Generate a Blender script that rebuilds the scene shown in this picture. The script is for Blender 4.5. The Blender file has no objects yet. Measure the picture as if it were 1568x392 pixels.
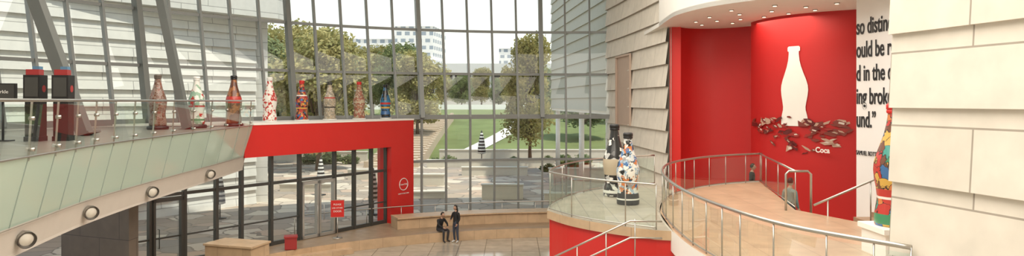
import bpy, math, random
from mathutils import Vector, Matrix
random.seed(7)
sc=bpy.context.scene
CAMZ=6.6
# ------------------------------------------------------------------ builder
class MB:
    def __init__(s): s.v=[];s.f=[];s.m=[];s.s=[];s.uv=[]
    def add(s,vs,fs,mi=0,sm=False,uv=None):
        b=len(s.v); s.v+= [tuple(p) for p in vs]
        s.uv += uv if uv else [(p[0]+p[1],p[2]) for p in vs]
        for f in fs: s.f.append([b+i for i in f]); s.m.append(mi); s.s.append(sm)
    def box(s,x0,x1,y0,y1,z0,z1,mi=0):
        vs=[(x,y,z) for z in(z0,z1) for y in(y0,y1) for x in(x0,x1)]
        s.add(vs,[(0,2,3,1),(4,5,7,6),(0,1,5,4),(2,6,7,3),(0,4,6,2),(1,3,7,5)],mi)
    def obox(s,o,d,s0,s1,n0,n1,z0,z1,mi=0):
        n=(d[1],-d[0]); vs=[]
        for z in(z0,z1):
            for nn in(n1,n0):
                for ss in(s0,s1):
                    vs.append((o[0]+d[0]*ss+n[0]*nn,o[1]+d[1]*ss+n[1]*nn,z))
        s.add(vs,[(0,2,3,1),(4,5,7,6),(0,1,5,4),(2,6,7,3),(0,4,6,2),(1,3,7,5)],mi)
    def beam(s,p,q,w,d,side=None,mi=0):
        p=Vector(p);q=Vector(q);t=(q-p).normalized()
        a=Vector(side) if side else (Vector((0,0,1)) if abs(t.z)<.9 else Vector((1,0,0)))
        u=(a-t*a.dot(t)).normalized(); v=t.cross(u)
        vs=[]
        for c in(p,q):
            for i,j in((-1,-1),(1,-1),(1,1),(-1,1)): vs.append(c+u*(i*w/2)+v*(j*d/2))
        s.add(vs,[(3,2,1,0),(4,5,6,7),(0,1,5,4),(1,2,6,5),(2,3,7,6),(3,0,4,7)],mi)
    def tube(s,pts,r,n=8,mi=0,caps=True):
        pts=[Vector(p) for p in pts]; rs=r if isinstance(r,(list,tuple)) else [r]*len(pts)
        vs=[];fs=[];pu=None
        for i,p in enumerate(pts):
            t=(pts[min(i+1,len(pts)-1)]-pts[max(i-1,0)]).normalized()
            if pu is None:
                a=Vector((0,0,1)) if abs(t.z)<.9 else Vector((1,0,0)); u=(a-t*a.dot(t)).normalized()
            else: u=(pu-t*pu.dot(t)).normalized()
            pu=u; w=t.cross(u)
            for k in range(n):
                a=2*math.pi*k/n; vs.append(p+(u*math.cos(a)+w*math.sin(a))*rs[i])
        for i in range(len(pts)-1):
            for k in range(n):
                k2=(k+1)%n; fs.append((i*n+k,i*n+k2,(i+1)*n+k2,(i+1)*n+k))
        if caps: fs.append(tuple(range(n-1,-1,-1))); fs.append(tuple((len(pts)-1)*n+k for k in range(n)))
        s.add(vs,fs,mi,True)
    def prism(s,poly,z0,z1,mi=0,mside=None):
        n=len(poly); a=sum(poly[i][0]*poly[(i+1)%n][1]-poly[(i+1)%n][0]*poly[i][1] for i in range(n))
        if a<0: poly=poly[::-1]
        vs=[(x,y,z1) for x,y in poly]; s.add(vs,[tuple(range(n))],mi)
        s.add([(x,y,z0) for x,y in poly],[tuple(range(n-1,-1,-1))],mi)
        L=0
        for i in range(n):
            p=poly[i];q=poly[(i+1)%n]; l=math.dist(p,q)
            s.add([(p[0],p[1],z0),(q[0],q[1],z0),(q[0],q[1],z1),(p[0],p[1],z1)],[(0,1,2,3)],mi if mside is None else mside,False,[(L,z0),(L+l,z0),(L+l,z1),(L,z1)]); L+=l
    def strip(s,path,z0,z1,mi=0,off0=0,off1=0,sm=True):
        ns=norms(path); vs=[];uv=[];L=0
        for i,p in enumerate(path):
            if i: L+=math.dist(p,path[i-1])
            n=ns[i]
            vs+=[(p[0]+n[0]*off0,p[1]+n[1]*off0,z0),(p[0]+n[0]*off1,p[1]+n[1]*off1,z1)]; uv+=[(L,z0),(L,z1)]
        s.add(vs,[(2*i,2*i+2,2*i+3,2*i+1) for i in range(len(path)-1)],mi,sm,uv)
    def lathe(s,prof,c,n=24,mi=0,fl=None):
        vs=[];fs=[]
        for r,z in prof:
            for k in range(n):
                a=2*math.pi*k/n; rr=r*(1+(fl(z,a) if fl else 0)); vs.append((c[0]+rr*math.cos(a),c[1]+rr*math.sin(a),c[2]+z))
        for i in range(len(prof)-1):
            for k in range(n):
                k2=(k+1)%n; fs.append((i*n+k,i*n+k2,(i+1)*n+k2,(i+1)*n+k))
        s.add(vs,fs,mi,True)
    def ell(s,c,r,mi=0,n=14,k=10,fn=None):
        vs=[];fs=[]
        for i in range(k+1):
            ph=math.pi*i/k
            for j in range(n):
                a=2*math.pi*j/n; d=Vector((math.sin(ph)*math.cos(a),math.sin(ph)*math.sin(a),-math.cos(ph)))
                q=Vector((d.x*r[0],d.y*r[1],d.z*r[2]))
                if fn: q=fn(q)
                vs.append(Vector(c)+q)
        for i in range(k):
            for j in range(n):
                j2=(j+1)%n; fs.append((i*n+j,i*n+j2,(i+1)*n+j2,(i+1)*n+j))
        s.add(vs,fs,mi,True)
    def obj(s,name,mats,loc=(0,0,0),rot=0,parent=None):
        me=bpy.data.meshes.new(name); me.from_pydata(s.v,[],s.f)
        for mt in (mats if isinstance(mats,list) else [mats]): me.materials.append(mt)
        me.polygons.foreach_set('material_index',s.m); me.polygons.foreach_set('use_smooth',s.s)
        uvl=me.uv_layers.new(name='UVMap')
        for l in me.loops: uvl.data[l.index].uv=s.uv[l.vertex_index]
        me.update(); o=bpy.data.objects.new(name,me); sc.collection.objects.link(o)
        o.location=loc; o.rotation_euler=(0,0,rot)
        if parent: o.parent=parent
        return o
def norms(path):
    r=[]
    for i in range(len(path)):
        a=path[max(i-1,0)];b=path[min(i+1,len(path)-1)]; dx=b[0]-a[0];dy=b[1]-a[1];l=math.hypot(dx,dy) or 1
        r.append((dy/l,-dx/l))
    return r
def spline(pts,n=8):
    out=[]
    P=[Vector(p) for p in pts]
    for i in range(len(P)-1):
        p0=P[max(i-1,0)];p1=P[i];p2=P[i+1];p3=P[min(i+2,len(P)-1)]
        for k in range(n):
            t=k/n
            out.append(tuple(.5*((2*p1)+(p2-p0)*t+(2*p0-5*p1+4*p2-p3)*t*t+(3*p1-p0-3*p2+p3)*t**3)))
    out.append(tuple(P[-1])); return out
def offp(path,d):
    return [(p[0]+n[0]*d,p[1]+n[1]*d) for p,n in zip(path,norms(path))]
def empty(name,loc=(0,0,0),rot=0):
    e=bpy.data.objects.new(name,None); sc.collection.objects.link(e); e.location=loc; e.rotation_euler=(0,0,rot); e.empty_display_size=.2; return e
# ------------------------------------------------------------------ materials
def newmat(name):
    m=bpy.data.materials.new(name); m.use_nodes=True; nt=m.node_tree; return m,nt,nt.nodes['Principled BSDF']
def N(nt,t,**k):
    n=nt.nodes.new(t)
    for a,b in k.items(): setattr(n,a,b)
    return n
def c4(c): return (c[0],c[1],c[2],1)
def mat(name,col,rough=.5,metal=0,var=.08,scale=3,spec=.5,bump=0,coat=0):
    m,nt,b=newmat(name); L=nt.links
    tc=N(nt,'ShaderNodeTexCoord'); no=N(nt,'ShaderNodeTexNoise'); no.inputs['Scale'].default_value=scale; no.inputs['Detail'].default_value=5
    L.new(tc.outputs['Object'],no.inputs['Vector'])
    mx=N(nt,'ShaderNodeMix',data_type='RGBA'); mx.inputs[6].default_value=c4([x*(1-var) for x in col]); mx.inputs[7].default_value=c4([min(1,x*(1+var)) for x in col])
    L.new(no.outputs['Fac'],mx.inputs[0]); L.new(mx.outputs[2],b.inputs['Base Color'])
    b.inputs['Roughness'].default_value=rough; b.inputs['Metallic'].default_value=metal; b.inputs['Specular IOR Level'].default_value=spec; b.inputs['Coat Weight'].default_value=coat
    if bump:
        bp=N(nt,'ShaderNodeBump'); bp.inputs['Strength'].default_value=bump; L.new(no.outputs['Fac'],bp.inputs['Height']); L.new(bp.outputs[0],b.inputs['Normal'])
    return m
def brickmat(name,c1,c2,mortar,w,h,ms=.012,rough=.6,uv=True,offset=.5,bias=0,spec=.5,mul=.22):
    m,nt,b=newmat(name); L=nt.links
    tc=N(nt,'ShaderNodeTexCoord'); br=N(nt,'ShaderNodeTexBrick'); br.offset=offset
    br.inputs['Color1'].default_value=c4(c1);br.inputs['Color2'].default_value=c4(c2);br.inputs['Mortar'].default_value=c4(mortar)
    br.inputs['Scale'].default_value=1;br.inputs['Mortar Size'].default_value=ms;br.inputs['Brick Width'].default_value=w;br.inputs['Row Height'].default_value=h;br.inputs['Bias'].default_value=bias
    L.new(tc.outputs['UV' if uv else 'Object'],br.inputs['Vector'])
    no=N(nt,'ShaderNodeTexNoise'); no.inputs['Scale'].default_value=2.5; no.inputs['Detail'].default_value=6; L.new(tc.outputs['Object'],no.inputs['Vector'])
    mr=N(nt,'ShaderNodeMapRange'); mr.inputs[1].default_value=.3; mr.inputs[2].default_value=.7; mr.inputs[3].default_value=1-mul; mr.inputs[4].default_value=1; L.new(no.outputs['Fac'],mr.inputs[0])
    mx=N(nt,'ShaderNodeMix',data_type='RGBA',blend_type='MULTIPLY'); mx.inputs[0].default_value=1
    L.new(br.outputs['Color'],mx.inputs[6]); L.new(mr.outputs[0],mx.inputs[7]); L.new(mx.outputs[2],b.inputs['Base Color'])
    b.inputs['Roughness'].default_value=rough; b.inputs['Specular IOR Level'].default_value=spec
    return m
def cells(name,palette,scale,mortar=None,rough=.6,ms=.03,bands=(),coat=0,gen=False,dist=0):
    m,nt,b=newmat(name); L=nt.links
    tc=N(nt,'ShaderNodeTexCoord'); vec=tc.outputs['Object']
    if dist:
        no=N(nt,'ShaderNodeTexNoise'); no.inputs['Scale'].default_value=scale*1.3; L.new(vec,no.inputs['Vector'])
        ad=N(nt,'ShaderNodeVectorMath',operation='MULTIPLY_ADD'); ad.inputs[1].default_value=(dist,)*3; L.new(no.outputs['Color'],ad.inputs[0]); L.new(vec,ad.inputs[2]); vec=ad.outputs[0]
    vo=N(nt,'ShaderNodeTexVoronoi'); vo.inputs['Scale'].default_value=scale; L.new(vec,vo.inputs['Vector'])
    sp=N(nt,'ShaderNodeSeparateColor'); L.new(vo.outputs['Color'],sp.inputs[0])
    cr=N(nt,'ShaderNodeValToRGB'); cr.color_ramp.interpolation='CONSTANT'; e=cr.color_ramp.elements
    while len(e)<len(palette): e.new(.5)
    for i,c in enumerate(palette): e[i].position=i/len(palette)
    for i,c in enumerate(palette): e[i].color=c4(c)
    L.new(sp.outputs[0],cr.inputs[0]); out=cr.outputs[0]
    if mortar:
        v2=N(nt,'ShaderNodeTexVoronoi',feature='DISTANCE_TO_EDGE'); v2.inputs['Scale'].default_value=scale; L.new(vec,v2.inputs['Vector'])
        lt=N(nt,'ShaderNodeMath',operation='LESS_THAN'); lt.inputs[1].default_value=ms; L.new(v2.outputs['Distance'],lt.inputs[0])
        mx=N(nt,'ShaderNodeMix',data_type='RGBA'); L.new(lt.outputs[0],mx.inputs[0]); L.new(out,mx.inputs[6]); mx.inputs[7].default_value=c4(mortar); out=mx.outputs[2]
    if bands:
        sx=N(nt,'ShaderNodeSeparateXYZ'); L.new(tc.outputs['Generated'],sx.inputs[0])
        for z0,z1,c in bands:
            g=N(nt,'ShaderNodeMath',operation='GREATER_THAN'); g.inputs[1].default_value=z0; L.new(sx.outputs[2],g.inputs[0])
            l=N(nt,'ShaderNodeMath',operation='LESS_THAN'); l.inputs[1].default_value=z1; L.new(sx.outputs[2],l.inputs[0])
            mu=N(nt,'ShaderNodeMath',operation='MULTIPLY'); L.new(g.outputs[0],mu.inputs[0]); L.new(l.outputs[0],mu.inputs[1])
            mx=N(nt,'ShaderNodeMix',data_type='RGBA'); L.new(mu.outputs[0],mx.inputs[0]); L.new(out,mx.inputs[6]); mx.inputs[7].default_value=c4(c); out=mx.outputs[2]
    L.new(out,b.inputs['Base Color']); b.inputs['Roughness'].default_value=rough; b.inputs['Coat Weight'].default_value=coat
    return m
def glass(name,tint,refl=.05,graze=.45):
    m,nt,b=newmat(name); L=nt.links; nt.nodes.remove(b)
    t=N(nt,'ShaderNodeBsdfTransparent'); t.inputs[0].default_value=c4(tint)
    g=N(nt,'ShaderNodeBsdfGlossy'); g.inputs['Roughness'].default_value=.01; g.inputs['Color'].default_value=(1,1,1,1)
    lw=N(nt,'ShaderNodeLayerWeight'); lw.inputs[0].default_value=.3
    mr=N(nt,'ShaderNodeMapRange'); mr.inputs[3].default_value=refl; mr.inputs[4].default_value=graze; L.new(lw.outputs['Facing'],mr.inputs[0])
    mx=N(nt,'ShaderNodeMixShader'); L.new(mr.outputs[0],mx.inputs[0]); L.new(t.outputs[0],mx.inputs[1]); L.new(g.outputs[0],mx.inputs[2])
    L.new(mx.outputs[0],nt.nodes['Material Output'].inputs[0]); return m
def frosted(name,col):
    m,nt,b=newmat(name); L=nt.links
    b.inputs['Base Color'].default_value=c4(col); b.inputs['Roughness'].default_value=.1
    tr=N(nt,'ShaderNodeBsdfTranslucent'); tr.inputs[0].default_value=c4(col)
    no=N(nt,'ShaderNodeTexNoise'); no.inputs['Scale'].default_value=.6
    tc=N(nt,'ShaderNodeTexCoord'); L.new(tc.outputs['Object'],no.inputs['Vector'])
    mr=N(nt,'ShaderNodeMapRange'); mr.inputs[3].default_value=.1; mr.inputs[4].default_value=.3; L.new(no.outputs['Fac'],mr.inputs[0])
    mx=N(nt,'ShaderNodeMixShader'); L.new(mr.outputs[0],mx.inputs[0]); L.new(b.outputs[0],mx.inputs[1]); L.new(tr.outputs[0],mx.inputs[2])
    L.new(mx.outputs[0],nt.nodes['Material Output'].inputs[0]); return m
RED=(.60,.022,.018)
M_red=mat('red_paint',RED,.38,var=.04,scale=1.2)
M_redm=mat('red_wall_paint',(.50,.014,.014),.5,var=.10,scale=.5)
M_lap=brickmat('lap_stone_panels',(.82,.76,.665),(.76,.705,.61),(.42,.37,.31),2.3,.9,.012,.7,spec=.2,mul=.12)
M_lapx=brickmat('lap_panels_exterior',(.76,.75,.71),(.72,.71,.67),(.38,.38,.36),3.0,.85,.02,.7,spec=.2,mul=.08)
M_white=mat('white_plaster',(.84,.82,.77),.7,var=.03,spec=.2)
M_text=mat('text_wall_paint',(.86,.84,.82),.6,var=.02,spec=.2)
M_alu=mat('grey_painted_aluminium',(.24,.255,.25),.45,.2,var=.05)
M_steel=mat('column_steel',(.17,.18,.17),.5,.2,var=.06)
M_dark=mat('dark_anodised_frame',(.07,.07,.065),.4,.3,var=.1)
M_doorm=mat('door_aluminium',(.5,.5,.48),.35,.6,var=.04)
M_chrome=mat('brushed_stainless',(.50,.48,.44),.28,.95,var=.04)
M_glass=glass('window_glass',(.90,.95,.92),.03,.35)
M_rail=glass('balustrade_glass',(.88,.96,.92),.04,.34)
M_frost=frosted('frosted_green_glass',(.58,.73,.62))
M_tan=brickmat('tan_stone',(.62,.45,.29),(.56,.40,.25),(.36,.26,.17),1.1,.45,.008,.4)
M_tanf=brickmat('tan_terrazzo_tile',(.60,.42,.28),(.55,.385,.25),(.38,.26,.17),.9,.9,.008,.3,uv=False,offset=0)
M_peach=mat('peach_plaster',(.66,.40,.27),.5,var=.05)
M_lobby=brickmat('polished_lobby_tile',(.54,.48,.39),(.43,.385,.32),(.24,.21,.17),1.2,1.2,.02,.08,uv=False,offset=0)
M_plat=brickmat('platform_tile',(.44,.39,.31),(.38,.34,.27),(.22,.2,.17),.6,.6,.01,.3,uv=False,offset=0)
M_balf=brickmat('balcony_floor_tile',(.30,.28,.24),(.27,.25,.22),(.16,.15,.13),.9,.9,.01,.35,uv=False,offset=0)
M_brown=brickmat('brown_wall_panels',(.15,.12,.095),(.135,.11,.087),(.055,.045,.04),1.6,1.3,.01,.5)
M_band=mat('fascia_band_grey',(.60,.56,.50),.5,var=.05)
M_black=mat('black_plastic',(.012,.012,.013),.35,var=.1)
M_letter=mat('black_lettering',(.02,.02,.022),.6)
M_whitep=mat('white_paint',(.85,.84,.80),.5,var=.02)
M_flag=cells('flagstone',[(.38,.30,.23),(.52,.44,.36),(.33,.27,.22),(.58,.50,.40),(.46,.34,.26),(.30,.26,.22)],.75,(.24,.20,.16),.8,.03,dist=.4)
M_lawn=mat('lawn_grass',(.155,.185,.075),.9,var=.5,scale=.2,spec=.1)
M_plaza=mat('concrete_plaza',(.58,.55,.50),.8,var=.08,scale=.4)
M_stonew=mat('limestone_wall',(.60,.56,.48),.7,var=.08)
M_bark=mat('bark',(.12,.08,.05),.9,var=.3,scale=8)
M_lamp=mat('lamp_housing',(.45,.43,.40),.3,.85)
m,nt,b=newmat('lamp_lens'); b.inputs['Base Color'].default_value=(.65,.62,.55,1); b.inputs['Roughness'].default_value=.15; b.inputs['Emission Color'].default_value=(1,.85,.6,1); b.inputs['Emission Strength'].default_value=.1; M_lens=m
m,nt,b=newmat('downlight_lens'); b.inputs['Base Color'].default_value=(.9,.85,.7,1); b.inputs['Emission Color'].default_value=(1,.85,.6,1); b.inputs['Emission Strength'].default_value=2.0; M_dl=m
def leafmat(name,c1,c2):
    m,nt,b=newmat(name); L=nt.links
    tc=N(nt,'ShaderNodeTexCoord'); no=N(nt,'ShaderNodeTexNoise'); no.inputs['Scale'].default_value=1.2; L.new(tc.outputs['Object'],no.inputs['Vector'])
    cr=N(nt,'ShaderNodeValToRGB'); cr.color_ramp.elements[0].position=.35; cr.color_ramp.elements[1].position=.65
    cr.color_ramp.elements[0].color=c4(c1); cr.color_ramp.elements[1].color=c4(c2); L.new(no.outputs['Fac'],cr.inputs[0]); L.new(cr.outputs[0],b.inputs['Base Color']); b.inputs['Roughness'].default_value=.7
    tr=N(nt,'ShaderNodeBsdfTranslucent'); L.new(cr.outputs[0],tr.inputs[0]); mx=N(nt,'ShaderNodeMixShader'); mx.inputs[0].default_value=.4
    L.new(b.outputs[0],mx.inputs[1]); L.new(tr.outputs[0],mx.inputs[2]); L.new(mx.outputs[0],nt.nodes['Material Output'].inputs[0]); return m
M_leafy=leafmat('leaves_yellow_green',(.24,.24,.08),(.50,.43,.17))
M_leafg=leafmat('leaves_green',(.13,.18,.075),(.29,.32,.13))
# ------------------------------------------------------------------ curtain wall
CX,CY=3.0,16.0
def RZ(z): return 21.9+max(0,z-5.76)*.19
def cp(th,r,z): a=math.radians(th); return (CX+r*math.sin(a),CY+r*math.cos(a),z)
TH=[7-3.5*k for k in range(31)]
ZL=[.45,3.4,5.76,8.1,10.5,12.9,15]
g=MB();fr=MB()
TLOW=-22.5
for i in range(len(TH)-1):
    a,b_=TH[i],TH[i+1]
    for j in range(len(ZL)-1):
        z0,z1=ZL[j],ZL[j+1]
        if z1<6 and b_<TLOW-2: continue
        g.add([cp(a,RZ(z0),z0),cp(b_,RZ(z0),z0),cp(b_,RZ(z1),z1),cp(a,RZ(z1),z1)],[(0,1,2,3)])
for i,a in enumerate(TH):
    big=(i%5==3)
    low = a>=TLOW-1
    rad=(math.sin(math.radians(a)),math.cos(math.radians(a)),0)
    w,d=(.22,.42) if big else (.10,.22)
    if low: fr.beam(cp(a,RZ(0)-.12,.45),cp(a,RZ(0)-.12,5.76),.22,.09,rad)
    fr.beam(cp(a,RZ(5.76)-d/2-.02,5.7),cp(a,RZ(15)-d/2-.02,15),d,w,rad,mi=1 if (w>.15 and i>8) else 0)
for j,z in enumerate(ZL):
    for i in range(len(TH)-1):
        a,b_=TH[i],TH[i+1]
        if z<5.7 and b_<TLOW-2: continue
        h=.24 if abs(z-5.76)<.1 else .13
        fr.beam(cp(a,RZ(z)-.1,z),cp(b_,RZ(z)-.1,z),h,.18)
cw=fr.obj('window_frame_curtain_wall',[M_alu,M_steel])
g.obj('window_1',M_glass,parent=cw)
# ------------------------------------------------------------------ floors
lob=MB()
lob.prism([(-16,-2),(6,-2),(6,36),(-16,36)],-.2,0)
lob.obj('floor',M_lobby)
def arc(r,t0,t1,n=40): return [cp(t0+(t1-t0)*k/n,r,0)[:2] for k in range(n+1)]
ld=MB()
def ring(mb,r0,r1,t0,t1,z0,z1,mi=0,n=40):
    mb.prism(arc(r0,t0,t1,n)+arc(r1,t1,t0,n),z0,z1,mi)
ring(ld,17.2,22.0,-84,6,0.0,.45)
ring(ld,16.75,17.2,-60,-36,0.0,.22)
ld.obj('stone_landing',M_tan)
be=MB(); ring(be,18.7,19.7,-27,6,.45,.95); ring(be,18.6,19.75,-27,6,.95,1.01)
be.obj('curved_stone_bench',M_tan)
hr=MB(); hr.tube([cp(t,20.3,1.3) for t in [x*1.5-40 for x in range(31)]],.03)
for t in range(-40,6,5): hr.tube([cp(t,20.3,.45),cp(t,20.3,1.3)],.02)
hr.obj('handrail_lobby',M_chrome)
fl=MB()
S0=(-14.0,23.9); SD=(.5807,.8142)
def sp(s,n=0): return (S0[0]+SD[0]*s+SD[1]*n,S0[1]+SD[1]*s-SD[0]*n)
fl.prism([sp(-2,-.1),sp(14.7,-.1)]+arc(22.1,-24,-84,30),.45,.47)
fl.obj('patio_paving_threshold',M_flag)
pt=MB(); pt.prism(arc(22.1,-100,18,60)+[(60,38),(60,72),(-90,72),(-90,10)],.1,.42)
pt.obj('patio_ground',M_flag)
HY=72
def hz(y): 
    if y<HY: return .42
    if y<122: 
        t=(y-HY)/50; return .42+4.8*(t**.8)
    return 5.22
hl=MB(); nx,ny=40,24
vs=[(-130+260*i/nx,HY+50*j/ny,hz(HY+50*j/ny)) for j in range(ny+1) for i in range(nx+1)]
hl.add(vs,[(j*(nx+1)+i,j*(nx+1)+i+1,(j+1)*(nx+1)+i+1,(j+1)*(nx+1)+i) for j in range(ny) for i in range(nx)],0,True)
hl.obj('lawn',M_lawn)
pz=MB(); pz.box(-400,400,122,900,4.2,5.22); pz.box(-60,60,121,121.6,4.8,6.0,1); pz.obj('plaza_ground',[M_plaza,M_whitep])
gs=MB()
for k in range(26):
    y=64+k*1.5; zt=max(.5+k*.16,hz(y)+.18); gs.box(-13.5,-9.2,y,y+1.5,.3 if k<6 else hz(y)-.3,zt)
    gs.box(-13.9,-13.5,y,y+1.5,.3 if k<6 else hz(y)-.3,zt+.35); gs.box(-9.2,-8.8,y,y+1.5,.3 if k<6 else hz(y)-.3,zt+.35)
gs.obj('garden_stairs',mat('garden_stair_stone',(.50,.40,.30),.8,var=.15))
for (x,y,w,h) in [(-7.6,50,2.6,.85),(-1.9,43,2.6,.95),(4.2,47,3.2,.8),(-4.2,57,5.5,.7),(3.0,55,5,.8),(-13,54,3,.8),(-6.5,43.5,2.2,.45),(2.0,42.2,2.6,.5),(-16,47,3.5,.5),(-8,64,12,.7),(-7.5,70.5,22,1.2),(-40,70.5,25,1.0)]:
    q=MB(); q.box(x,x+w,y,y+.6,.42,.42+h-.08); q.box(x-.05,x+w+.05,y-.06,y+.66,.42+h-.08,.42+h); q.obj('garden_wall',M_stonew)
pv=[];n_=20
for k in range(n_+1):
    t=k/n_; y=HY+3+44*t; x=-6+5*t+3*math.sin(t*3)
    pv+=[(x,y,hz(y)+.06),(x+2.2,y,hz(y)+.06)]
pa=MB(); pa.add(pv,[(2*k,2*k+1,2*k+3,2*k+2) for k in range(n_)]); pa.obj('garden_path',M_plaza)
# ------------------------------------------------------------------ storefront + red portal
sf=MB(); sg=MB()
def lb(mb,s0,s1,n0,n1,z0,z1,mi=0): mb.obox(S0,SD,s0,s1,n0,n1,z0,z1,mi)
ss=[0,1.3,2.6,3.9,5.0,6.4,7.85,9.81,11.0,12.1,13.1]
for s in ss: lb(sf,s-.06,s+.06,-.1,.1,.45,4.35,0)
for s0,s1 in zip(ss[:-1],ss[1:]):
    lb(sf,s0,s1,-.07,.07,3.05,3.17); lb(sf,s0,s1,-.07,.07,.45,.62)
    if abs(s0-7.85)>.1: lb(sf,s0,s1,-.05,.05,1.5,1.56)
sg.add([sp(0)+(.45,),sp(13.1)+(.45,),sp(13.1)+(4.35,),sp(0)+(4.35,)],[(0,1,2,3)])
sfo=sf.obj('window_frame_storefront',M_dark); sg.obj('window_2',M_glass,parent=sfo)
for k,(a,b_) in enumerate([(7.92,8.81),(8.85,9.74),(1.36,2.5)]):
    d=MB()
    for s in(a,b_-.09): lb(d,s,s+.09,-.04,.16,.47,3.0)
    for z in(.47,2.88): lb(d,a,b_,-.04,.16,z,z+.14)
    hs=b_-.16 if k==0 else a+.16
    d.tube([sp(hs,.16)+(1.2,),sp(hs,.26)+(1.2,),sp(hs,.26)+(1.9,),sp(hs,.16)+(1.9,)],.018)
    d.obj('door_%d'%(k+1),M_doorm if k<2 else M_dark)
po=MB()
lb(po,4.9,14.7,-.6,.4,4.3,5.62); lb(po,13.1,14.7,-.6,.4,.2,4.3)
poo=po.obj('red_entrance_portal',M_red)
ro=MB(); ro.prism([sp(4.9,.42),sp(14.72,.42)]+arc(21.55,-23.5,-60,24),5.62,5.70)
ro.obj('portal_roof_shelf',M_white)
def text(name,body,loc,d,size,m,parent=None,ext=.006,align='LEFT',sx=1,off=0):
    cu=bpy.data.curves.new(name,'FONT'); cu.body=body; cu.size=size; cu.extrude=ext; cu.align_x=align; cu.materials.append(m); cu.offset=off
    o=bpy.data.objects.new(name,cu); sc.collection.objects.link(o)
    X=Vector((d[0],d[1],0)).normalized(); Y=Vector((0,0,1)); Z=X.cross(Y)
    mt=Matrix((X*sx,Y,Z)).transposed().to_4x4(); mt.translation=Vector(loc); o.matrix_world=mt
    if parent: o.parent=parent
    return o
rg=MB()
pts=[]
for k in range(33):
    a=2*math.pi*k/32; q=sp(13.95+.30*math.cos(a),.42); pts.append((q[0],q[1],2.35+.30*math.sin(a)))
rg.tube(pts,.02,6); rg.obj('logo_ring',M_whitep,parent=poo)
text('logo_lettering','Coca-Cola',sp(13.95,.42)+(2.31,),SD,.12,M_whitep,poo,align='CENTER')
text('logo_caption','SAFETY STARTS HERE',sp(13.95,.42)+(1.85,),SD,.08,M_whitep,poo,align='CENTER')
# ------------------------------------------------------------------ left balcony
edge=spline([(-7.2,6),(-8.1,9),(-8.93,12.5),(-9.6,15.5),(-10.05,19),(-10.47,23.6),(-10.9,27.9)],6)
bal=MB()
fedge=offp(edge,.22)
bal.prism(fedge+[sp(4.9,-.3)]+arc(21.5,-52,-100,24)+[(-19,6)],5.42,5.6,0)
bal.obj('balcony_floor',M_balf)
bb=MB(); bb.strip(edge,3.86,4.38,0,-.1,0); bb.strip(edge,4.34,4.38,1,0,.06)
inner=offp(edge,-3.5); bb.prism(offp(edge,-.1)+inner[::-1],3.80,3.86,0)
bb.obj('balcony_fascia_band',[M_band,M_chrome])
bf=MB(); bf.strip(edge,4.38,5.62,0,.0,.30)
bfo=bf.obj('balcony_frosted_panels',M_frost)
br=MB(); bg=MB(); sm=MB()
top=offp(edge,.32)
bg.strip(top,5.62,6.55,0,0,.06)
br.tube([(p[0],p[1],6.62) for p in offp(edge,.37)],.03)
nrm=norms(edge); acc=0; last=0
for i in range(len(edge)):
    if i: acc+=math.dist(edge[i],edge[i-1])
    if i==0 or acc-last>=.95:
        last=acc; e=edge[i];n=nrm[i]
        P=lambda o,z:(e[0]+n[0]*o,e[1]+n[1]*o,z)
        sm.beam(P(.008,4.38),P(.308,5.62),.012,.012); br.beam(P(.30,5.55),P(.36,6.6),.035,.015,(n[0],n[1],0))
        for z in (5.75,6.3): br.tube([P(.31,z),P(.40,z)],.035,8)
br.tube([(p[0],p[1],5.63) for p in top],.02)
sm.obj('panel_joints',mat('joint_seal',(.35,.42,.38),.5),parent=bfo)
bro=br.obj('balcony_railing',M_chrome); bg.obj('balcony_railing_glass',M_rail,parent=bro)
def edge_at(y):
    for p,q in zip(edge[:-1],edge[1:]):
        if p[1]<=y<=q[1]: t=(y-p[1])/(q[1]-p[1]); return p[0]+(q[0]-p[0])*t
for y in (12.5,15.5,19.0,23.6,9.8):
    x=edge_at(y); l=MB()
    c=Vector((x-.03,y,4.12)); dv=Vector((.80,-.55,-.22)).normalized()
    l.tube([c-dv*.1,c+dv*.12,c+dv*.17],[.10,.15,.155],20); l.tube([c+dv*.15,c+dv*.172],[.12,.115],20,1)
    l.tube([c+dv*.12,c+dv*.20],[.16,.16],20,0,caps=False); l.tube([c+dv*.12,c+dv*.195],[.15,.15],20,0,caps=False)
    l.obj('spotlight',[M_lamp,M_lens])
w=MB(); w.prism([(-13.6,20.6),(-11.0,19.6),(-11.0,20.1),(-13.2,23.4),(-14.3,23.6)],0,3.79); w.obj('wall_lower_left',M_brown)
w=MB(); w.prism([(-11.2,24.9),(-9.3,24.3),(-9.0,25.3),(-10.9,25.9)],0,1.35); w.prism([(-11.25,24.85),(-9.25,24.22),(-8.95,25.35),(-10.9,25.95)],1.35,1.42); w.obj('stone_plinth',M_tan)
for a,b_,wd in [((-12.5,20,5.6),(-16.2,20.4,15),.34),((-11.7,24.6,5.6),(-13.9,25.2,15),.28)]:
    c=MB(); c.beam(a,b_,wd,wd*.9); c.beam((a[0],a[1],5.6),(a[0]-.02,a[1],5.66),.6,.6); c.obj('raking_steel_column',M_steel)
M_bluel=mat('blue_cup_lid',(.1,.22,.35),.4); M_dred=mat('dark_red_panel',(.35,.03,.03),.4)
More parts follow.
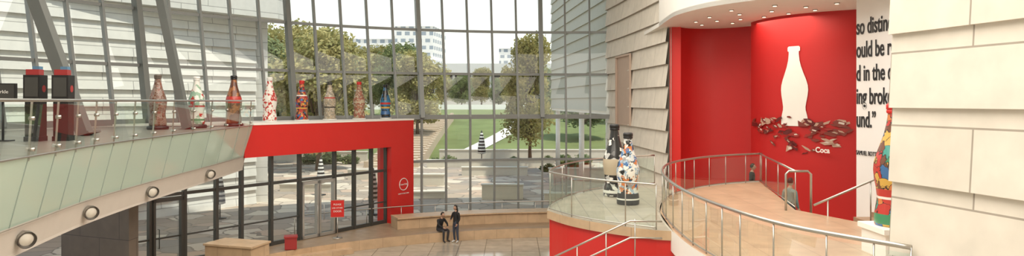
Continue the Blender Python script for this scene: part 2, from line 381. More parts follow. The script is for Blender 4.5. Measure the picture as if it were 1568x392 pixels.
def dispenser(x,y,rot):
    d=MB(); d.box(-.19,.19,-.18,.18,0,.12); d.box(-.17,.17,-.16,.18,.12,1.6); d.box(-.19,.19,-.20,.18,1.0,1.66)
    d.box(-.15,.15,-.212,-.19,1.12,1.6,2); d.prism([(-.15,-.16),(.15,-.16),(.12,.14),(-.12,.14)],1.66,1.80,1); d.box(-.04,.12,-.08,.1,1.80,1.88,3)
    d.box(-.12,.12,-.27,-.16,.85,.9,0)
    pts=[(.192,.09*math.cos(2*math.pi*k/20),1.32+.09*math.sin(2*math.pi*k/20)) for k in range(20)]
    d.add(pts,[tuple(range(20))],1)
    d.obj('drink_dispenser',[M_black,M_dred,M_dark,M_bluel],(x,y,5.6),rot)
dispenser(-12.0,17.2,.15); dispenser(-11.4,17.35,.2)
d=MB(); d.box(-.3,.3,-.05,.05,1.05,1.45); d.box(-.27,.27,-.056,-.05,1.08,1.42,1); d.tube([(0,0,0),(0,0,1.05)],.03); d.box(-.2,.2,-.15,.15,0,.03); dsc=d.obj('display_screen',[M_black,M_dark],(-12.75,17.1,5.6),.2)
cu=text('screen_lettering','sparkle',(-.2,-.06,1.2),(1,0),.12,M_whitep,None,.003); cu.parent=dsc
# ------------------------------------------------------------------ bottles
PROF=[(0,0),(.146,0),(.156,.012),(.158,.06),(.150,.12),(.136,.20),(.134,.24),(.142,.30),(.156,.38),(.162,.45),(.158,.51),(.140,.58),(.112,.66),(.086,.74),(.068,.82),(.058,.88),(.055,.915)]
CAP=[(.060,.915),(.066,.925),(.066,.94),(.060,.945),(.068,.95),(.068,.985),(.055,1.0),(0,1.0)]
def bottle(name,loc,H,mb,mc,rot=0):
    q=MB(); n=40
    fl=lambda z,a:(.025*math.cos(10*a)*max(0,1-abs(z/H-.22)/.14))
    q.lathe([(r*H,z*H) for r,z in PROF],(0,0,0),n,0,fl); q.lathe([(r*H,z*H) for r,z in CAP],(0,0,0),n,1)
    return q.obj(name,[mb,mc],loc,rot)
W=(.80,.78,.72);K=(.02,.02,.02);R=(.50,.04,.03);BR=(.16,.06,.03);G=(.05,.25,.12);Bl=(.05,.15,.35);Y=(.65,.40,.08);O=(.6,.20,.06);BE=(.50,.42,.30)
mb1=cells('art_mosaic_brown',[BR,(.26,.10,.07),(.30,.18,.13),BR,(.22,.14,.11)],11,(.32,.26,.22),.4,.05,coat=.3)
mb2=cells('art_white_green',[W,W,(.65,.7,.6),W,(.3,.45,.33),W,R],7,None,.5,dist=.2,bands=[(.36,.40,R),(.08,.12,G)])
mb3=cells('art_cola_brown',[(.10,.03,.015),(.16,.05,.02),(.12,.04,.02),(.35,.13,.04)],5,None,.25,dist=.25,bands=[(.42,.56,R)],coat=.5)
mb4=cells('art_white_red_marks',[W,R,W,W,R,W],13,None,.5,dist=.12)
mb5=cells('art_red_orange_blue',[R,O,Bl,R,K,Y,R,BR],11,K,.4,.04,dist=.1,bands=[(.28,.31,Y),(.6,.63,W)])
mb6=cells('art_beige_pattern',[BE,(.4,.33,.24),(.62,.57,.48),(.3,.28,.22),BE],16,(.25,.2,.15),.5,.04,bands=[(.3,.33,K),(.55,.58,R)])
mb7=cells('art_red_beige_pattern',[(.38,.12,.08),BE,(.42,.2,.12),(.25,.12,.08),BE],14,(.2,.1,.06),.5,.04,bands=[(.42,.46,BE)])
mb8=cells('art_black_blue',[K,(.02,.05,.1),K,(.03,.15,.3)],6,None,.25,dist=.2,bands=[(.10,.2,Bl),(.28,.33,Y),(.36,.52,(.03,.2,.35)),(.40,.46,R)],coat=.5)
mb9=cells('art_black_rings',[K,K,(.5,.5,.48),K,(.1,.1,.1),K,K,W],9,None,.3,dist=.05,bands=[(.30,.52,BE),(.05,.09,W)],coat=.3)
mb10=cells('art_white_blue_collage',[W,(.6,.62,.62),(.35,.47,.58),K,W,O,W,Bl,(.3,.3,.3)],10,None,.4,dist=.25,bands=[(0,.07,K),(.07,.09,W),(.09,.16,K)])
mb11=cells('art_colourful',[Y,G,Bl,R,Y,(.05,.30,.25),O,BR],5,K,.35,.03,dist=.3,bands=[(.22,.24,W),(.24,.30,R),(.02,.10,G)],coat=.3)
BL=[(-.5188*24.3,24.3,mb1,M_brown,1.82),(-.462*25.6,25.6,mb2,M_whitep,1.8),(-.4075*27.3,27.3,mb3,M_black,1.9),
    (-.3549*30.2,30.2,mb4,M_whitep,1.92),(-.308*31.7,31.7,mb5,M_red,1.82),(-.267*33.2,33.2,mb6,M_dark,1.80),(-.224*34.6,34.6,mb7,M_red,1.84),(-.1856*35.6,35.6,mb8,M_black,1.72)]
for i,(x,y,a,b_,H) in enumerate(BL):
    if i<3:
        p=MB(); p.lathe([(0,0),(.34,0),(.36,.03),(.36,.10),(.33,.13),(0,.13)],(0,0,0),28); p.obj('bottle_plinth',M_black,(x,y,5.6)); z=5.73
    else:
        p=MB(); p.lathe([(0,0),(.33,0),(.33,.05),(0,.05)],(0,0,0),28); p.obj('bottle_plinth',M_whitep,(x,y,5.70)); z=5.75
    bottle('painted_bottle_sculpture',(x,y,z),H,a,b_,i)
bottle('painted_bottle_sculpture',(2.93,19.5,3.9),2.05,mb9,M_black)
bottle('painted_bottle_sculpture',(3.05,17.95,3.9),1.88,mb10,M_black,1)
# ------------------------------------------------------------------ right : bottle platform + curved ramp platform
ZP=3.9
back=spline([(.87,16.9),(1.05,18.0),(1.75,19.7),(2.9,21.2),(4.6,22.2)],6)
front=spline([(.87,16.9),(1.35,15.9),(2.1,15.0),(3.0,14.3)],6)
ramp=spline([(8.33,22.9),(6.9,22.2),(5.55,21),(4.35,19.2),(3.6,16.6),(3.33,13.6),(3.45,11.4),(3.83,9.6),(4.73,8.14)],6)
bp=MB(); bp.prism(back+[(4.9,20.6),(4.2,19),(3.6,16.6),(3.35,14.2)]+front[::-1][:-1],ZP-.2,ZP,0,1)
bp.obj('bottle_platform_floor',[M_plat,M_tan])
rw=MB(); rw.prism(offp(back,.06)+[(4.9,20.6),(4.2,19),(3.7,16.6),(3.5,14.2)]+offp(front,-.06)[::-1][:-1],0.0,ZP-.2)
rw.obj('wall_red_platform',M_red)
def railing(name,path,z,h=.95,step=1.15,glass_=True,r=.028):
    a=MB(); a.tube([(p[0],p[1],z+h) for p in path],r); acc=0;last=-9
    for i,p in enumerate(path):
        if i: acc+=math.dist(p,path[i-1])
        if acc-last>=step or i==len(path)-1:
            last=acc; a.tube([(p[0],p[1],z),(p[0],p[1],z+h)],.013,6)
    a.tube([(p[0],p[1],z+.05) for p in path],.015,6)
    o=a.obj(name,M_chrome)
    if glass_:
        q=MB(); q.strip(path,z+.06,z+h-.08,0); q.obj('glass_panels',M_rail,parent=o)
    return o
railing('platform_railing',offp(back,.05)[::-1]+offp(front,-.05),ZP,r=.022,step=1.4)
rp=MB()
rpoly=ramp+[(5.5,8.0),(8.0,9),(12.5,11),(12.5,14.4),(7.9,14.9),(7.05,17.0)]
rp.prism(rpoly,ZP-.12,ZP+.0,0,1); 
rp.obj('upper_platform_floor',[M_tanf,M_whitep])
re=MB(); re.strip(ramp,ZP-.42,ZP+.02,0,.04,.04); re.strip(ramp,ZP-.42,ZP-.38,0,.04,.0)
re.obj('trim_1',M_whitep)
rf=MB(); rf.strip(ramp,0,ZP-.4,0,-.02,-.02); rf.obj('wall_platform_curved',mat('orange_red_plaster',(.62,.16,.08),.5))
rr=offp(ramp,-.06)
railing('upper_platform_railing',rr,ZP,.95,.62,r=.032)
railing('upper_platform_railing',[(8.33,22.9),(8.0,21.5),(7.6,19.5),(7.1,17.1)],ZP,.95,1.0)
ks=MB(); ks.strip([(8.33,22.9),(7.05,17.0),(7.9,14.9),(12.5,14.4)],2.6,ZP-.1); ks.obj('wall_platform_back',M_peach)
lf=MB(); lf.box(5.3,13,14.95,30,2.4,2.6); lf.obj('lower_landing_floor',M_tanf)
st=MB()
for k in range(4):
    st.box(8.0+k*.45,10.3,15.2,16.9,2.6 if k==0 else 3.5+k*.12,3.62+k*.12)
st.obj('staircase_right',mat('stair_brown_stone',(.34,.22,.14),.5))
a=MB()
a.tube([(6.78,16.9,3.9),(6.78,16.9,4.80),(6.85,16.9,4.87),(7.32,16.9,4.87),(7.40,16.9,4.80),(7.40,16.9,2.6)],.03)
a.tube([(7.12,16.1,4.15),(8.46,16.1,4.72),(9.9,16.1,5.35)],.028)
for x,z,zb in((7.45,4.29,2.6),(8.46,4.72,3.7),(9.6,5.22,3.95)): a.tube([(x,16.1,zb),(x,16.1,z)],.018)
a.obj('handrail_right_stairs',M_chrome)
st=MB()
for k in range(11):
    x=-1.6+k*.42; st.box(x,x+.45,12.6,14.1,0,1.1+k*.17)
st.obj('staircase_lobby',M_tan)
a=MB()
for dz in (0,-.35):
    a.tube([(.5,14.15,3.2+dz),(2.45,14.15,4.12+dz),(3.1,14.1,4.12+dz)],.02)
for k in range(4):
    x=.75+k*.6; z=3.2+(x-.5)*.472
    a.tube([(x,14.15,z-1.3),(x,14.15,z)],.014)
a.obj('handrail_lobby_stairs',M_chrome)
# ------------------------------------------------------------------ lap walls
def lapwall(name,path,z0,z1,h,off,m):
    q=MB(); z=z0
    while z<z1-.01:
        q.strip(path,z,z+h,0,off,0,False); q.strip(path,z-.001,z,0,0,off,False); z+=h
    return q.obj(name,m)
mw=lapwall('wall_right_lap',[(5.35,38.4),(5.65,35.8),(5.9,33.0),(6.3,27.5)],-.0,15.2,.9,.12,M_lap)
q=MB(); q.add([(5.5,35.7,5.4),(5.78,33.2,5.4),(5.78,33.2,8.9),(5.5,35.7,8.9)],[(0,1,2,3)]); 
q.beam((5.45,35.7,5.4),(5.45,35.7,8.9),.1,.1);q.beam((5.74,33.2,5.4),(5.74,33.2,8.9),.1,.1);q.beam((5.45,35.7,8.9),(5.74,33.2,8.9),.1,.1)
q.obj('wall_recess_panel',mat('recess_beige',(.52,.40,.32),.7))
q=MB(); q.strip([(6.42,27.5),(6.42,30)],0,15,0); q.strip([(6.3,27.5),(6.45,27.5)],9.6,15); q.obj('wall_right_return',M_white)
near=[(4.79,8.6),(4.95,8.0),(5.2,6.9),(5.6,5.0),(6.0,2.0),(6.0,-4)]
nw=lapwall('wall_right_near',near,.06-.9+.0,15.2,.92,.06,M_lap)
q=MB(); q.strip([(5.5,9.0),(4.80,8.62)],0,15.2,0); q.obj('wall_right_near_end',M_white)
q=MB(); q.prism([(10.09,20.0),(10.55,17.7),(13,17.7),(13,20.0)],0,15); tw=q.obj('wall_text',M_text)
D=(.196,-.98)
for s,z in (("so distinctive",8.55),("ould be recog",7.88),("d in the dark",7.2),("ing broken on",6.53),("und.”",5.86)):
    text('quote_lettering',s,(10.075,19.98,z),D,.66,M_letter,tw,sx=.56,off=.008)
text('quote_credit','SAMUEL BOTTLE BRIEF, 1915',(10.07,19.98,5.05),D,.18,M_letter,tw,sx=.7)
# red niche
q=MB(); q.strip([(6.38,27.62),(6.8,27.5)],2.4,9.6); q.obj('wall_red_strip',M_red)
lp=spline([(6.8,27.7),(7.4,28.15),(8.2,28.2),(8.9,27.85),(9.6,27.2)],8)
q=MB(); q.strip(lp,2.4,9.6); q.obj('wall_red_concave',M_redm)
A=Vector((9.1,26.0));Bv=Vector((11.25,22.3)); dd=(Bv-A); LL=dd.length; dd.normalize(); nn=Vector((dd.y,-dd.x))
def rwp(t,o=0):
    p=A+dd*(LL*t)+nn*(.7*4*t*(1-t)+o); return (p.x,p.y)
q=MB(); cvx=[rwp(k/24) for k in range(25)]; q.strip(cvx,2.4,9.6); q.strip([(9.5,26.6),(9.1,26.0)],2.4,9.6)
rwall=q.obj('wall_red_convex',M_redm)
q=MB(); bz,bh=5.75,2.75
half=[(.150,.0),(.160,.02),(.160,.08),(.150,.14),(.136,.20),(.134,.24),(.142,.30),(.156,.38),(.162,.45),(.158,.51),(.140,.58),(.112,.66),(.086,.74),(.068,.82),(.060,.90),(.060,.935),(.074,.94),(.074,.985),(.06,1.0)]
vs=[];fs=[]
for i,(r,z) in enumerate(half):
    for sgn in range(9):
        u=(sgn/8*2-1)*r*bh*1.14
        vs.append(rwp(.57+u/LL,.03)+(bz+z*bh,))
for i in range(len(half)-1):
    for k in range(8): fs.append((i*9+k,i*9+k+1,(i+1)*9+k+1,(i+1)*9+k))
q.add(vs,fs); q.obj('bottle_silhouette',M_whitep,parent=rwall)
q=MB(); random.seed(3)
def shard(t,z,s,el,rot,n,k,mi):
    a0=random.uniform(0,6.28); vs=[]
    for j in range(n):
        a=a0+2*math.pi*j/n+random.uniform(-.35,.35); u=s*1.6*math.cos(a);v=s*el*math.sin(a)
        u,v=u*math.cos(rot)-v*math.sin(rot),u*math.sin(rot)+v*math.cos(rot)
        vs.append(rwp(t+u/LL,.034+.0004*k)+(z+v,))
    q.add(vs,[tuple(range(n))],mi)
for k in range(95):
    t=random.uniform(.07,.97); ct=1-abs((t-.54)/.46)
    z=5.78+random.uniform(-.55,.28)*(.35+.65*ct)
    if k%6==0: z=random.uniform(4.8,5.35); t=random.uniform(.3,.92)
    s=random.uniform(.06,.15); rot=random.uniform(-.6,.6); el=random.uniform(.35,.9); n=random.randint(3,6)
    mi=random.choice([0,0,1,2,4,4]); shard(t,z,s,el,rot,n,2*k,mi)
    if k%2==0: shard(t+random.uniform(-.01,.01),z+.02,s*.45,el,rot,4,2*k+1,random.choice([1,3,4]))
q.obj('broken_glass_shards',[mat('shard_brown',(.20,.04,.03),.3),mat('shard_beige',(.50,.33,.25),.4),mat('shard_dark',(.12,.015,.015),.3),mat('shard_white',(.68,.60,.53),.4),mat('shard_red',(.33,.03,.025),.3)],parent=rwall)
text('shard_lettering','Coca',rwp(.76,.16)+(4.9,),(dd.x,dd.y),.25,M_whitep,rwall,off=.006)
fe=spline([(5.9,27.4),(5.75,25.2),(5.75,23.6),(6.25,21.7),(7.26,20.2),(8.6,18.7),(9.9,17.4),(10.4,16.9)],6)
q=MB(); q.prism(fe+[(13,17),(13,31),(6.0,31)],9.6,9.75); q.obj('ceiling_niche',M_white)
q=MB(); q.strip(fe,9.6,15,0); q.obj('wall_fascia_upper',M_white)
q=MB()
for (x,y) in [(6.9,25.6),(7.6,25.3),(8.3,24.8),(8.9,24.1),(9.4,23.2),(9.9,22.3),(7.0,24.2),(7.8,23.4),(8.6,22.6),(9.3,21.6),(9.9,20.8),(7.2,22.4),(8.2,21.3),(7.4,26.6),(8.4,26.0)]:
    q.tube([(x,y,9.57),(x,y,9.6)],.08,12,0); q.tube([(x,y,9.56),(x,y,9.57)],.06,12,1)
q.obj('recessed_downlights',[M_lamp,M_dl])
q=MB(); q.box(6.35,7.2,11.6,12.4,3.9,4.33); q.box(6.3,7.25,11.55,12.45,4.33,4.42); q.obj('display_pedestal',M_whitep)
bottle('painted_bottle_sculpture',(6.74,12.0,4.42),2.15,mb11,M_red)
# ------------------------------------------------------------------ exterior buildings
lapwall('wall_exterior_wing',[(-27,24),(-15.6,41.5)],.4,21,.85,.14,M_lapx)
q=MB(); q.prism([(-15.7,41.7),(-15.0,41.9),(-20,50),(-30,50),(-28,24)],.4,21.2); q.prism([(-21.5,32),(-14.2,41.3),(-13.9,42.5),(-20,46)],11.6,14.5); q.obj('exterior_wing_building',M_lapx)
q=lapwall('wall_exterior_right',[(3.6,62),(5.95,39.2)],6.0,20,.85,.1,mat('sage_cladding',(.46,.45,.38),.8,spec=.1))
q=MB(); q.prism([(3.6,62),(6.0,39.2),(12,39.2),(12,62)],5.8,6.0)
for p in((3.8,61),(4.9,51),(5.8,43)): q.tube([(p[0]+.3,p[1],.4),(p[0]+.3,p[1],5.8)],.2,12)
q.obj('exterior_overhang',M_white)
q=MB()
q.box(-42,12,148,165,12.6,14.8,0); q.box(-40,11,156,164,5.2,12.6,1)
for k in range(14): q.box(-41+k*4,-40.5+k*4,149,149.5,5.2,12.6,0)
for k in (0,3,6): q.box(-38+k*7,-33+k*7,153,156,5.2,11.5,2)
q.box(-60,30,140,140.5,5.2,7.0,2); q.box(12,60,150,170,5.2,11,2); q.box(-90,-42,150,170,5.2,13,2)
q.obj('exhibition_hall_building',[mat('hall_roof',(.50,.50,.48),.7),mat('hall_glass',(.12,.11,.10),.2),mat('hall_wall',(.62,.60,.56),.7)])
M_tower=brickmat('tower_facade',(.25,.29,.33),(.30,.34,.38),(.74,.72,.69),4.2,3.6,.9,.6)
M_tower2=brickmat('tower_facade_warm',(.27,.26,.25),(.33,.31,.29),(.62,.56,.49),3.2,3.4,.7,.6)
def tower(x0,x1,y,z1,m_=None):
    q=MB(); q.prism([(x0,y),(x1,y),(x1+4,y+25),(x0+4,y+25)],5,z1); q.prism([(x0-.5,y-.5),(x1+.5,y-.5),(x1+4,y+26),(x0+4,y+26)],z1,z1+1.5,1)
    q.box(x0+(x1-x0)*.3,x0+(x1-x0)*.7,y+4,y+12,z1+1.5,z1+4,1); q.obj('tower_building',[m_ or M_tower,M_whitep])
tower(-60,-40.5,350,45); tower(-80,-60.5,355,39); tower(-8,3,420,39); tower(30,60,500,28,M_tower2); tower(-160,-110,480,40,M_tower2); tower(-36,-18,460,27,M_tower2); tower(-118,-86,430,46); tower(6,24,380,26)
# ------------------------------------------------------------------ trees
def tree_mesh(seed,R_,H_,trunk,n,leaf):
    random.seed(seed); t=MB()
    t.tube([(0,0,0),(.05,0,trunk*.6),(0,.1,trunk*1.1),(.1,0,trunk+H_)],[.28,.2,.16,.05],8,0)
    cl=[]
    for k in range(30):
        a=random.uniform(0,6.28);e=random.uniform(-.9,1);rr=random.uniform(.3,.78)
        c=Vector((R_*rr*math.cos(a)*math.sqrt(max(.1,1-e*e*.8)),R_*rr*math.sin(a)*math.sqrt(max(.1,1-e*e*.8)),trunk+H_*.5+e*H_*.5))
        cl.append((c,random.uniform(.24,.40)*R_)); t.tube([(0,0,trunk*.9),tuple(c*.5+Vector((0,0,trunk*.5))),tuple(c)],[.09,.05,.02],5,0)
    for k in range(n):
        c,r=random.choice(cl); d=Vector((random.gauss(0,1),random.gauss(0,1),random.gauss(0,1))).normalized()
        p=c+d*r*random.uniform(.45,1.05); u=Vector((random.gauss(0,1),random.gauss(0,1),random.gauss(0,.6))).normalized(); v=u.orthogonal().normalized(); s=leaf*random.uniform(.6,1.3)
        t.add([p-u*s,p-v*s*.6,p+u*s,p+v*s*.6],[(0,1,2,3)],1)
    return t
tms={}
for i,(sd,m_) in enumerate([(1,M_leafy),(2,M_leafg),(5,M_leafy)]):
    o=tree_mesh(sd,4.2,7.5,2.2,11500,.19).obj('tree',[M_bark,m_]); tms[i]=o
places=[(0,-17.3,61,(1.12,1.12,1.27)),(1,-24,66,(1.1,1.1,1.2)),(2,-11.6,84,(1,1,1.0)),(2,1.75,66,(.78,.78,1.18)),(0,-27,78,1.35),(1,8.6,84,(1,1,.95)),(1,-36,90,1.25),(0,14,100,1.0),(2,-6,135,.75),
(1,-26,132,.9),(0,-48,134,1.0),(1,16,133,.9),(2,30,130,1),(0,-14,136,.75),(1,3,134,.7),(2,24,75,1),(1,-21,75,1.25),(1,-17,103,1.1),(0,-22,108,1.1),(2,-29,104,1.1),(1,5.3,110,.75),(0,-34,128,1.0),(1,-9.5,129,.6),(2,-20,129,.8),(0,10.5,116,.9),(1,-2.6,131,.55),(2,0.3,130,.6),(0,-40,110,1.2)]
used=set()
for k,(i,x,y,s) in enumerate(places):
    if i not in used: o=tms[i]; used.add(i)
    else:
        o=bpy.data.objects.new('tree',tms[i].data); sc.collection.objects.link(o)
    o.location=(x,y,hz(y)-.05); o.scale=(s,s,s) if not isinstance(s,tuple) else s; o.rotation_euler=(0,0,k*1.3)
random.seed(11)
sh=tree_mesh(9,1.2,.8,.2,1500,.12).obj('shrub',[M_bark,M_leafg]); sh.location=(-18,67.5,.4)
for x,y,s in [(-16,67.5,.9),(3.5,67.5,.8),(5.2,67.6,.9),(7,67.5,1),(5.5,61,.8),(3.2,60,.7),(-20,67.5,1),(0.2,67.5,.7),(-6.3,67.5,.8),(-7.6,67.4,.6)]:
    o=bpy.data.objects.new('shrub',sh.data); sc.collection.objects.link(o)
    o.location=(x,y,hz(y)-.02); o.rotation_euler=(0,0,x); o.scale=(s,s,s*.8)
M_str,nt,b=newmat('striped_canvas'); tc=N(nt,'ShaderNodeTexCoord'); wv=N(nt,'ShaderNodeTexWave',bands_direction='Z'); wv.inputs['Scale'].default_value=1.3
cr=N(nt,'ShaderNodeValToRGB'); cr.color_ramp.interpolation='CONSTANT'; cr.color_ramp.elements[0].color=(.02,.02,.02,1); cr.color_ramp.elements[1].position=.5; cr.color_ramp.elements[1].color=(.8,.8,.78,1)
nt.links.new(tc.outputs['Object'],wv.inputs['Vector']); nt.links.new(wv.outputs['Fac'],cr.inputs[0]); nt.links.new(cr.outputs[0],b.inputs['Base Color'])
for x,y,z in [(-7.55,37.2,.42),(-12.6,45,.42),(-3.0,67.5,.42),(-15.4,36,.42)]:
    q=MB(); q.tube([(0,0,0),(0,0,2.55)],.03,8,1); q.lathe([(.32,0),(.34,.05),(.04,.06)],(0,0,0),16,1)
    q.lathe([(.10,.75),(.26,.8),(.24,1.2),(.17,1.8),(.08,2.35),(.02,2.5)],(0,0,0),24,0,lambda z,a:.12*math.cos(8*a))
    o=q.obj('closed_umbrella',[M_str,M_black],(x,y,z))
    if y>60: o.scale=(1.4,1.4,1.3)
# ------------------------------------------------------------------ small lobby objects
q=MB(); q.lathe([(0,0),(.22,0),(.22,.02),(.03,.04)],(0,0,0),20,1); q.tube([(0,0,0),(0,0,1.0)],.02,8,1); q.box(-.29,.29,-.025,.025,.95,1.7,0)
q.box(-.31,.31,-.02,.03,.93,.96,1); q.box(-.31,.31,-.02,.03,1.69,1.72,1)
sgn=q.obj('sign_stand',[M_red,M_chrome],(-7.85,30.7,.45),.15)
for i,(s,z,h) in enumerate([('PLEASE',1.48,.11),('USE OTHER',1.33,.09),('DOOR',1.17,.12)]):
    cu=text('sign_lettering',s,(0,-.03,z),(1,0),h,M_whitep,None,.002,'CENTER'); cu.parent=sgn
q=MB(); q.box(-.24,.24,-.22,.22,0.03,.5); q.box(-.27,.27,-.25,.25,.5,.56); q.box(-.2,.2,-.18,.18,0,.03); q.obj('red_cooler_box',M_dred,(-9.2,28.4,.45),.3)
# ------------------------------------------------------------------ people
M_skin=mat('skin',(.45,.27,.19),.55,var=.05); M_cl1=mat('cloth_black',(.018,.018,.02),.85,var=.2); M_cl2=mat('cloth_charcoal',(.035,.035,.04),.85,var=.2)
M_jean=mat('cloth_jeans',(.05,.06,.09),.85,var=.2); M_teal=mat('cloth_teal',(.16,.26,.27),.85,var=.1); M_hair=mat('hair_dark',(.02,.014,.01),.6,var=.3); M_shoe=mat('shoes',(.03,.03,.03),.5); M_sho2=mat('shoes_white',(.6,.6,.58),.5)
M_lips=mat('lips',(.35,.12,.10),.5)
def person(name,loc,rot,J,top,bot,hair,shoe,long=False,headturn=(0,0),sc_=1.0):
    root=empty(name,loc,rot); root.scale=(sc_,)*3
    names=['pel','spi','che','nec','hd','sL','eL','wL','sR','eR','wR','hL','kL','aL','tL','hR','kR','aR','tR']
    rad={'pel':.135,'spi':.125,'che':.145,'nec':.055,'hd':.05,'s':.07,'e':.048,'w':.036,'h':.095,'k':.062,'a':.045,'t':.04}
    bones=[('pel','spi','top'),('spi','che','top'),('che','nec','top'),('nec','hd','skin'),('che','sL','top'),('sL','eL','top'),('eL','wL','top'),('che','sR','top'),('sR','eR','top'),('eR','wR','top'),
           ('pel','hL','bot'),('hL','kL','bot'),('kL','aL','bot'),('aL','tL','shoe'),('pel','hR','bot'),('hR','kR','bot'),('kR','aR','bot'),('aR','tR','shoe')]
    me=bpy.data.meshes.new('body'); idx={n:i for i,n in enumerate(names)}
    me.from_pydata([J[n] for n in names],[(idx[a],idx[b]) for a,b,_ in bones],[])
    ob=bpy.data.objects.new('body',me); sc.collection.objects.link(ob)
    sk=ob.modifiers.new('skin','SKIN'); sk.use_smooth_shade=True
    for n,i in idx.items():
        r=rad.get(n,rad.get(n[0],.05)); v=me.skin_vertices[0].data[i]
        v.radius=(r,r*.78) if n in('pel','spi','che') else (r,r); v.use_root=(n=='pel')
    ob.modifiers.new('sub','SUBSURF').levels=1
    bpy.context.view_layer.update()
    dg=bpy.context.evaluated_depsgraph_get(); nm=bpy.data.meshes.new_from_object(ob.evaluated_get(dg))
    ob.modifiers.clear(); ob.data=nm; nm.materials.clear()
    for m_ in(top,bot,M_skin,shoe): nm.materials.append(m_)
    mi={'top':0,'bot':1,'skin':2,'shoe':3}
    for p in nm.polygons:
        c=p.center;best=9;bi=0
        for a,b,t in bones:
            a_=Vector(J[a]);b_=Vector(J[b]);d=b_-a_;k=max(0,min(1,(c-a_).dot(d)/d.length_squared)); ds=(c-(a_+d*k)).length
            if ds<best: best=ds;bi=mi[t]
        p.material_index=bi; p.use_smooth=True
    ob.parent=root
    H=Vector(J['hd'])+Vector((0,-.015,.085)); h=MB()
    def hs(q):
        if q.z<0: q.x*=1-.35*(-q.z/.12); q.y*=1-.12*(-q.z/.12)
        return q
    h.ell((0,0,0),(.076,.093,.118),0,18,14,hs)
    h.ell((0,-.095,-.012),(.013,.02,.024),0,8,6)
    for s in(-1,1):
        h.ell((s*.076,.005,-.005),(.01,.02,.03),0,8,6); h.ell((s*.03,-.083,.012),(.013,.008,.008),2,8,6); h.ell((s*.03,-.09,.012),(.005,.004,.006),1,6,4)
    h.ell((0,-.086,-.055),(.024,.01,.008),3,8,6)
    def hh(q):
        if q.y<-.02 and q.z<.055: q.y=-.02+(q.y+.02)*.15
        if q.z<-.04 and not long: q.z=-.04
        return q
    h.ell((0,.012,.018),(.086,.098,.118),1,18,14,hh)
    if long: h.ell((0,.065,-.10),(.085,.045,.17),1,14,10)
    ho=h.obj('head',[M_skin,hair,M_whitep,M_lips],tuple(H),headturn[0],root); ho.rotation_euler=(headturn[1],0,headturn[0])
    for s in('L','R'):
        w=Vector(J['w'+s]); e=Vector(J['e'+s]); d=(w-e).normalized(); side=Vector((1,0,0)); side=(side-d*side.dot(d)).normalized(); dn=d.cross(side)
        f=MB(); f.tube([w-d*.01,w+d*.04,w+d*.085],[.028,.038,.034],8)
        for k,l in enumerate((.062,.075,.07,.055)):
            b0=w+d*.08+side*(k-1.5)*.019; f.tube([b0,b0+d*l*.5+dn*.006,b0+d*l*.85+dn*.024],[.0095,.009,.007],6)
        sg=-1 if s=='L' else 1
        b0=w+d*.03+side*sg*.03; f.tube([b0,b0+side*sg*.022+d*.03,b0+side*sg*.02+d*.06],[.012,.011,.008],6)
        f.obj('hand_'+s,M_skin,parent=root)
    return root
def stand(h=1.0,fa=0):
    return {'pel':(0,0,.97),'spi':(0,0,1.12),'che':(0,.01,1.30),'nec':(0,.01,1.47),'hd':(0,-.01,1.55),
    'sL':(-.18,.01,1.39),'eL':(-.24,.03,1.12),'wL':(-.22,-.08,.88),'sR':(.18,.01,1.39),'eR':(.24,.02,1.12),'wR':(.20,-.10+fa,.90),
    'hL':(-.095,0,.90),'kL':(-.10,-.03,.49),'aL':(-.10,.02,.09),'tL':(-.12,-.15,.045),'hR':(.095,0,.90),'kR':(.12,-.01,.49),'aR':(.13,.03,.09),'tR':(.16,-.13,.045)}
sit={'pel':(0,.02,.58),'spi':(0,-.02,.74),'che':(0,-.10,.93),'nec':(0,-.16,1.09),'hd':(0,-.21,1.16),
    'sL':(-.19,-.10,1.02),'eL':(-.26,-.24,.80),'wL':(-.14,-.42,.70),'sR':(.19,-.10,1.02),'eR':(.27,-.24,.80),'wR':(.13,-.42,.70),
    'hL':(-.10,-.02,.55),'kL':(-.15,-.46,.55),'aL':(-.15,-.44,.09),'tL':(-.18,-.60,.045),'hR':(.10,-.02,.55),'kR':(.14,-.47,.55),'aR':(.13,-.40,.09),'tR':(.15,-.57,.045)}
p=cp(-21.6,17.45,0); person('seated_man',(p[0],p[1],0),math.radians(48),sit,M_cl1,M_cl2,M_hair,M_shoe,headturn=(.2,.15),sc_=1.02)
Jw=stand(); Jw['eL']=(-.25,-.05,1.14); Jw['wL']=(-.10,-.25,1.08)
p=cp(-19.5,16.85,0); person('standing_woman',(p[0],p[1],0),math.radians(-45),Jw,M_cl1,M_jean,M_hair,M_sho2,True,(-.2,.15),1.0)
person('standing_man',(8.66,24.6,2.6),math.radians(60),stand(),M_cl1,M_cl2,M_hair,M_shoe,headturn=(.2,0))
Jk=stand(); Jk['kL']=(-.1,-.16,.5); Jk['aL']=(-.1,-.22,.09); Jk['tL']=(-.1,-.38,.05); Jk['aR']=(.1,.22,.12); Jk['tR']=(.1,.08,.045)
person('walking_visitor',(8.15,20.0,2.6),math.radians(120),Jk,M_teal,M_jean,M_hair,M_shoe)
# ------------------------------------------------------------------ shell closing
q=MB(); q.box(-24,14,-6,16,15,15.3); q.prism(arc(24.0,-100,8,40)+[(14,38.6),(14,10),(-22,10)],15.0,15.3); q.obj('ceiling',M_white)
q=MB(); q.box(-24,14,-6.3,-6,0,15); q.obj('wall_back',M_white)
q=MB(); q.box(13,13.3,-6,40,0,15); q.obj('wall_right',M_white)
q=MB(); q.box(-22.3,-22,-6,12,0,15); q.obj('wall_left',M_white)
q=MB(); q.box(-7,6.2,-6,-.8,4.8,5.0); q.obj('viewing_balcony_floor',M_tan)
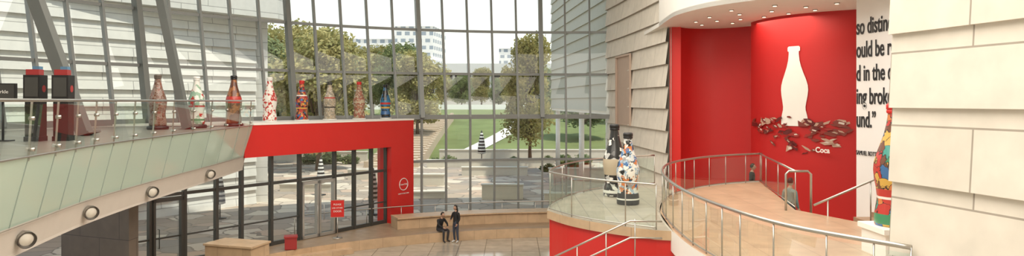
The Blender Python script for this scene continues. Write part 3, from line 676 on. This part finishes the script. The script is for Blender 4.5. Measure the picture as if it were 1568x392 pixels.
# ------------------------------------------------------------------ lights
def area(name,loc,size,sy,power,col,rot=(0,0,0)):
    l=bpy.data.lights.new(name,'AREA'); l.shape='RECTANGLE'; l.size=size; l.size_y=sy; l.energy=power; l.color=col
    o=bpy.data.objects.new(name,l); sc.collection.objects.link(o); o.location=loc; o.rotation_euler=rot; return o
area('ceiling_fill_light',(-3,16,14.8),16,22,3400,(1,.93,.83))  # added interior fill, out of view below the ceiling, no actual fixture
area('ceiling_fill_light',(0,4,14.8),8,10,1050,(1,.93,.82))  # second added fill, unseen above the near end of the atrium
area('niche_light_panel',(8.6,23.4,9.5),3,4,160,(1,.86,.7))
area('right_fill_light',(7,15,14.8),5,8,400,(1,.92,.82))  # added overhead fill to brighten the right-hand side, not a fixture
area('soffit_fill_light',(-13,24,3.7),3,6,60,(1,.92,.8))  # unseen fill added beneath the balcony, no fixture modelled
sl=bpy.data.lights.new('sun','SUN'); sl.energy=4.2; sl.angle=.02; sl.color=(1,.92,.80)
so=bpy.data.objects.new('sun',sl); sc.collection.objects.link(so); so.rotation_euler=Vector((.38,-.28,1.1)).to_track_quat('Z','Y').to_euler()
w=bpy.data.worlds.new('sky'); sc.world=w; w.use_nodes=True; nt=w.node_tree; bg_=nt.nodes['Background']
tc=N(nt,'ShaderNodeTexCoord'); sx=N(nt,'ShaderNodeSeparateXYZ'); cr=N(nt,'ShaderNodeValToRGB')
cr.color_ramp.elements[0].color=(1,.98,.94,1); cr.color_ramp.elements[0].position=.08; cr.color_ramp.elements[1].color=(.60,.77,1,1); cr.color_ramp.elements[1].position=.8
nt.links.new(tc.outputs['Generated'],sx.inputs[0]); nt.links.new(sx.outputs[2],cr.inputs[0]); nt.links.new(cr.outputs[0],bg_.inputs[0]); bg_.inputs[1].default_value=1.25
sc.view_settings.view_transform='Standard'; sc.view_settings.look='None'; sc.view_settings.exposure=.12
# ------------------------------------------------------------------ camera
cd=bpy.data.cameras.new('camera'); cd.lens=24; cd.sensor_width=36; cd.shift_y=-50/1920; cd.clip_end=2000; cd.clip_start=.1
co=bpy.data.objects.new('camera',cd); sc.collection.objects.link(co); co.location=(0,0,CAMZ); co.rotation_euler=(math.pi/2,0,0); sc.camera=co
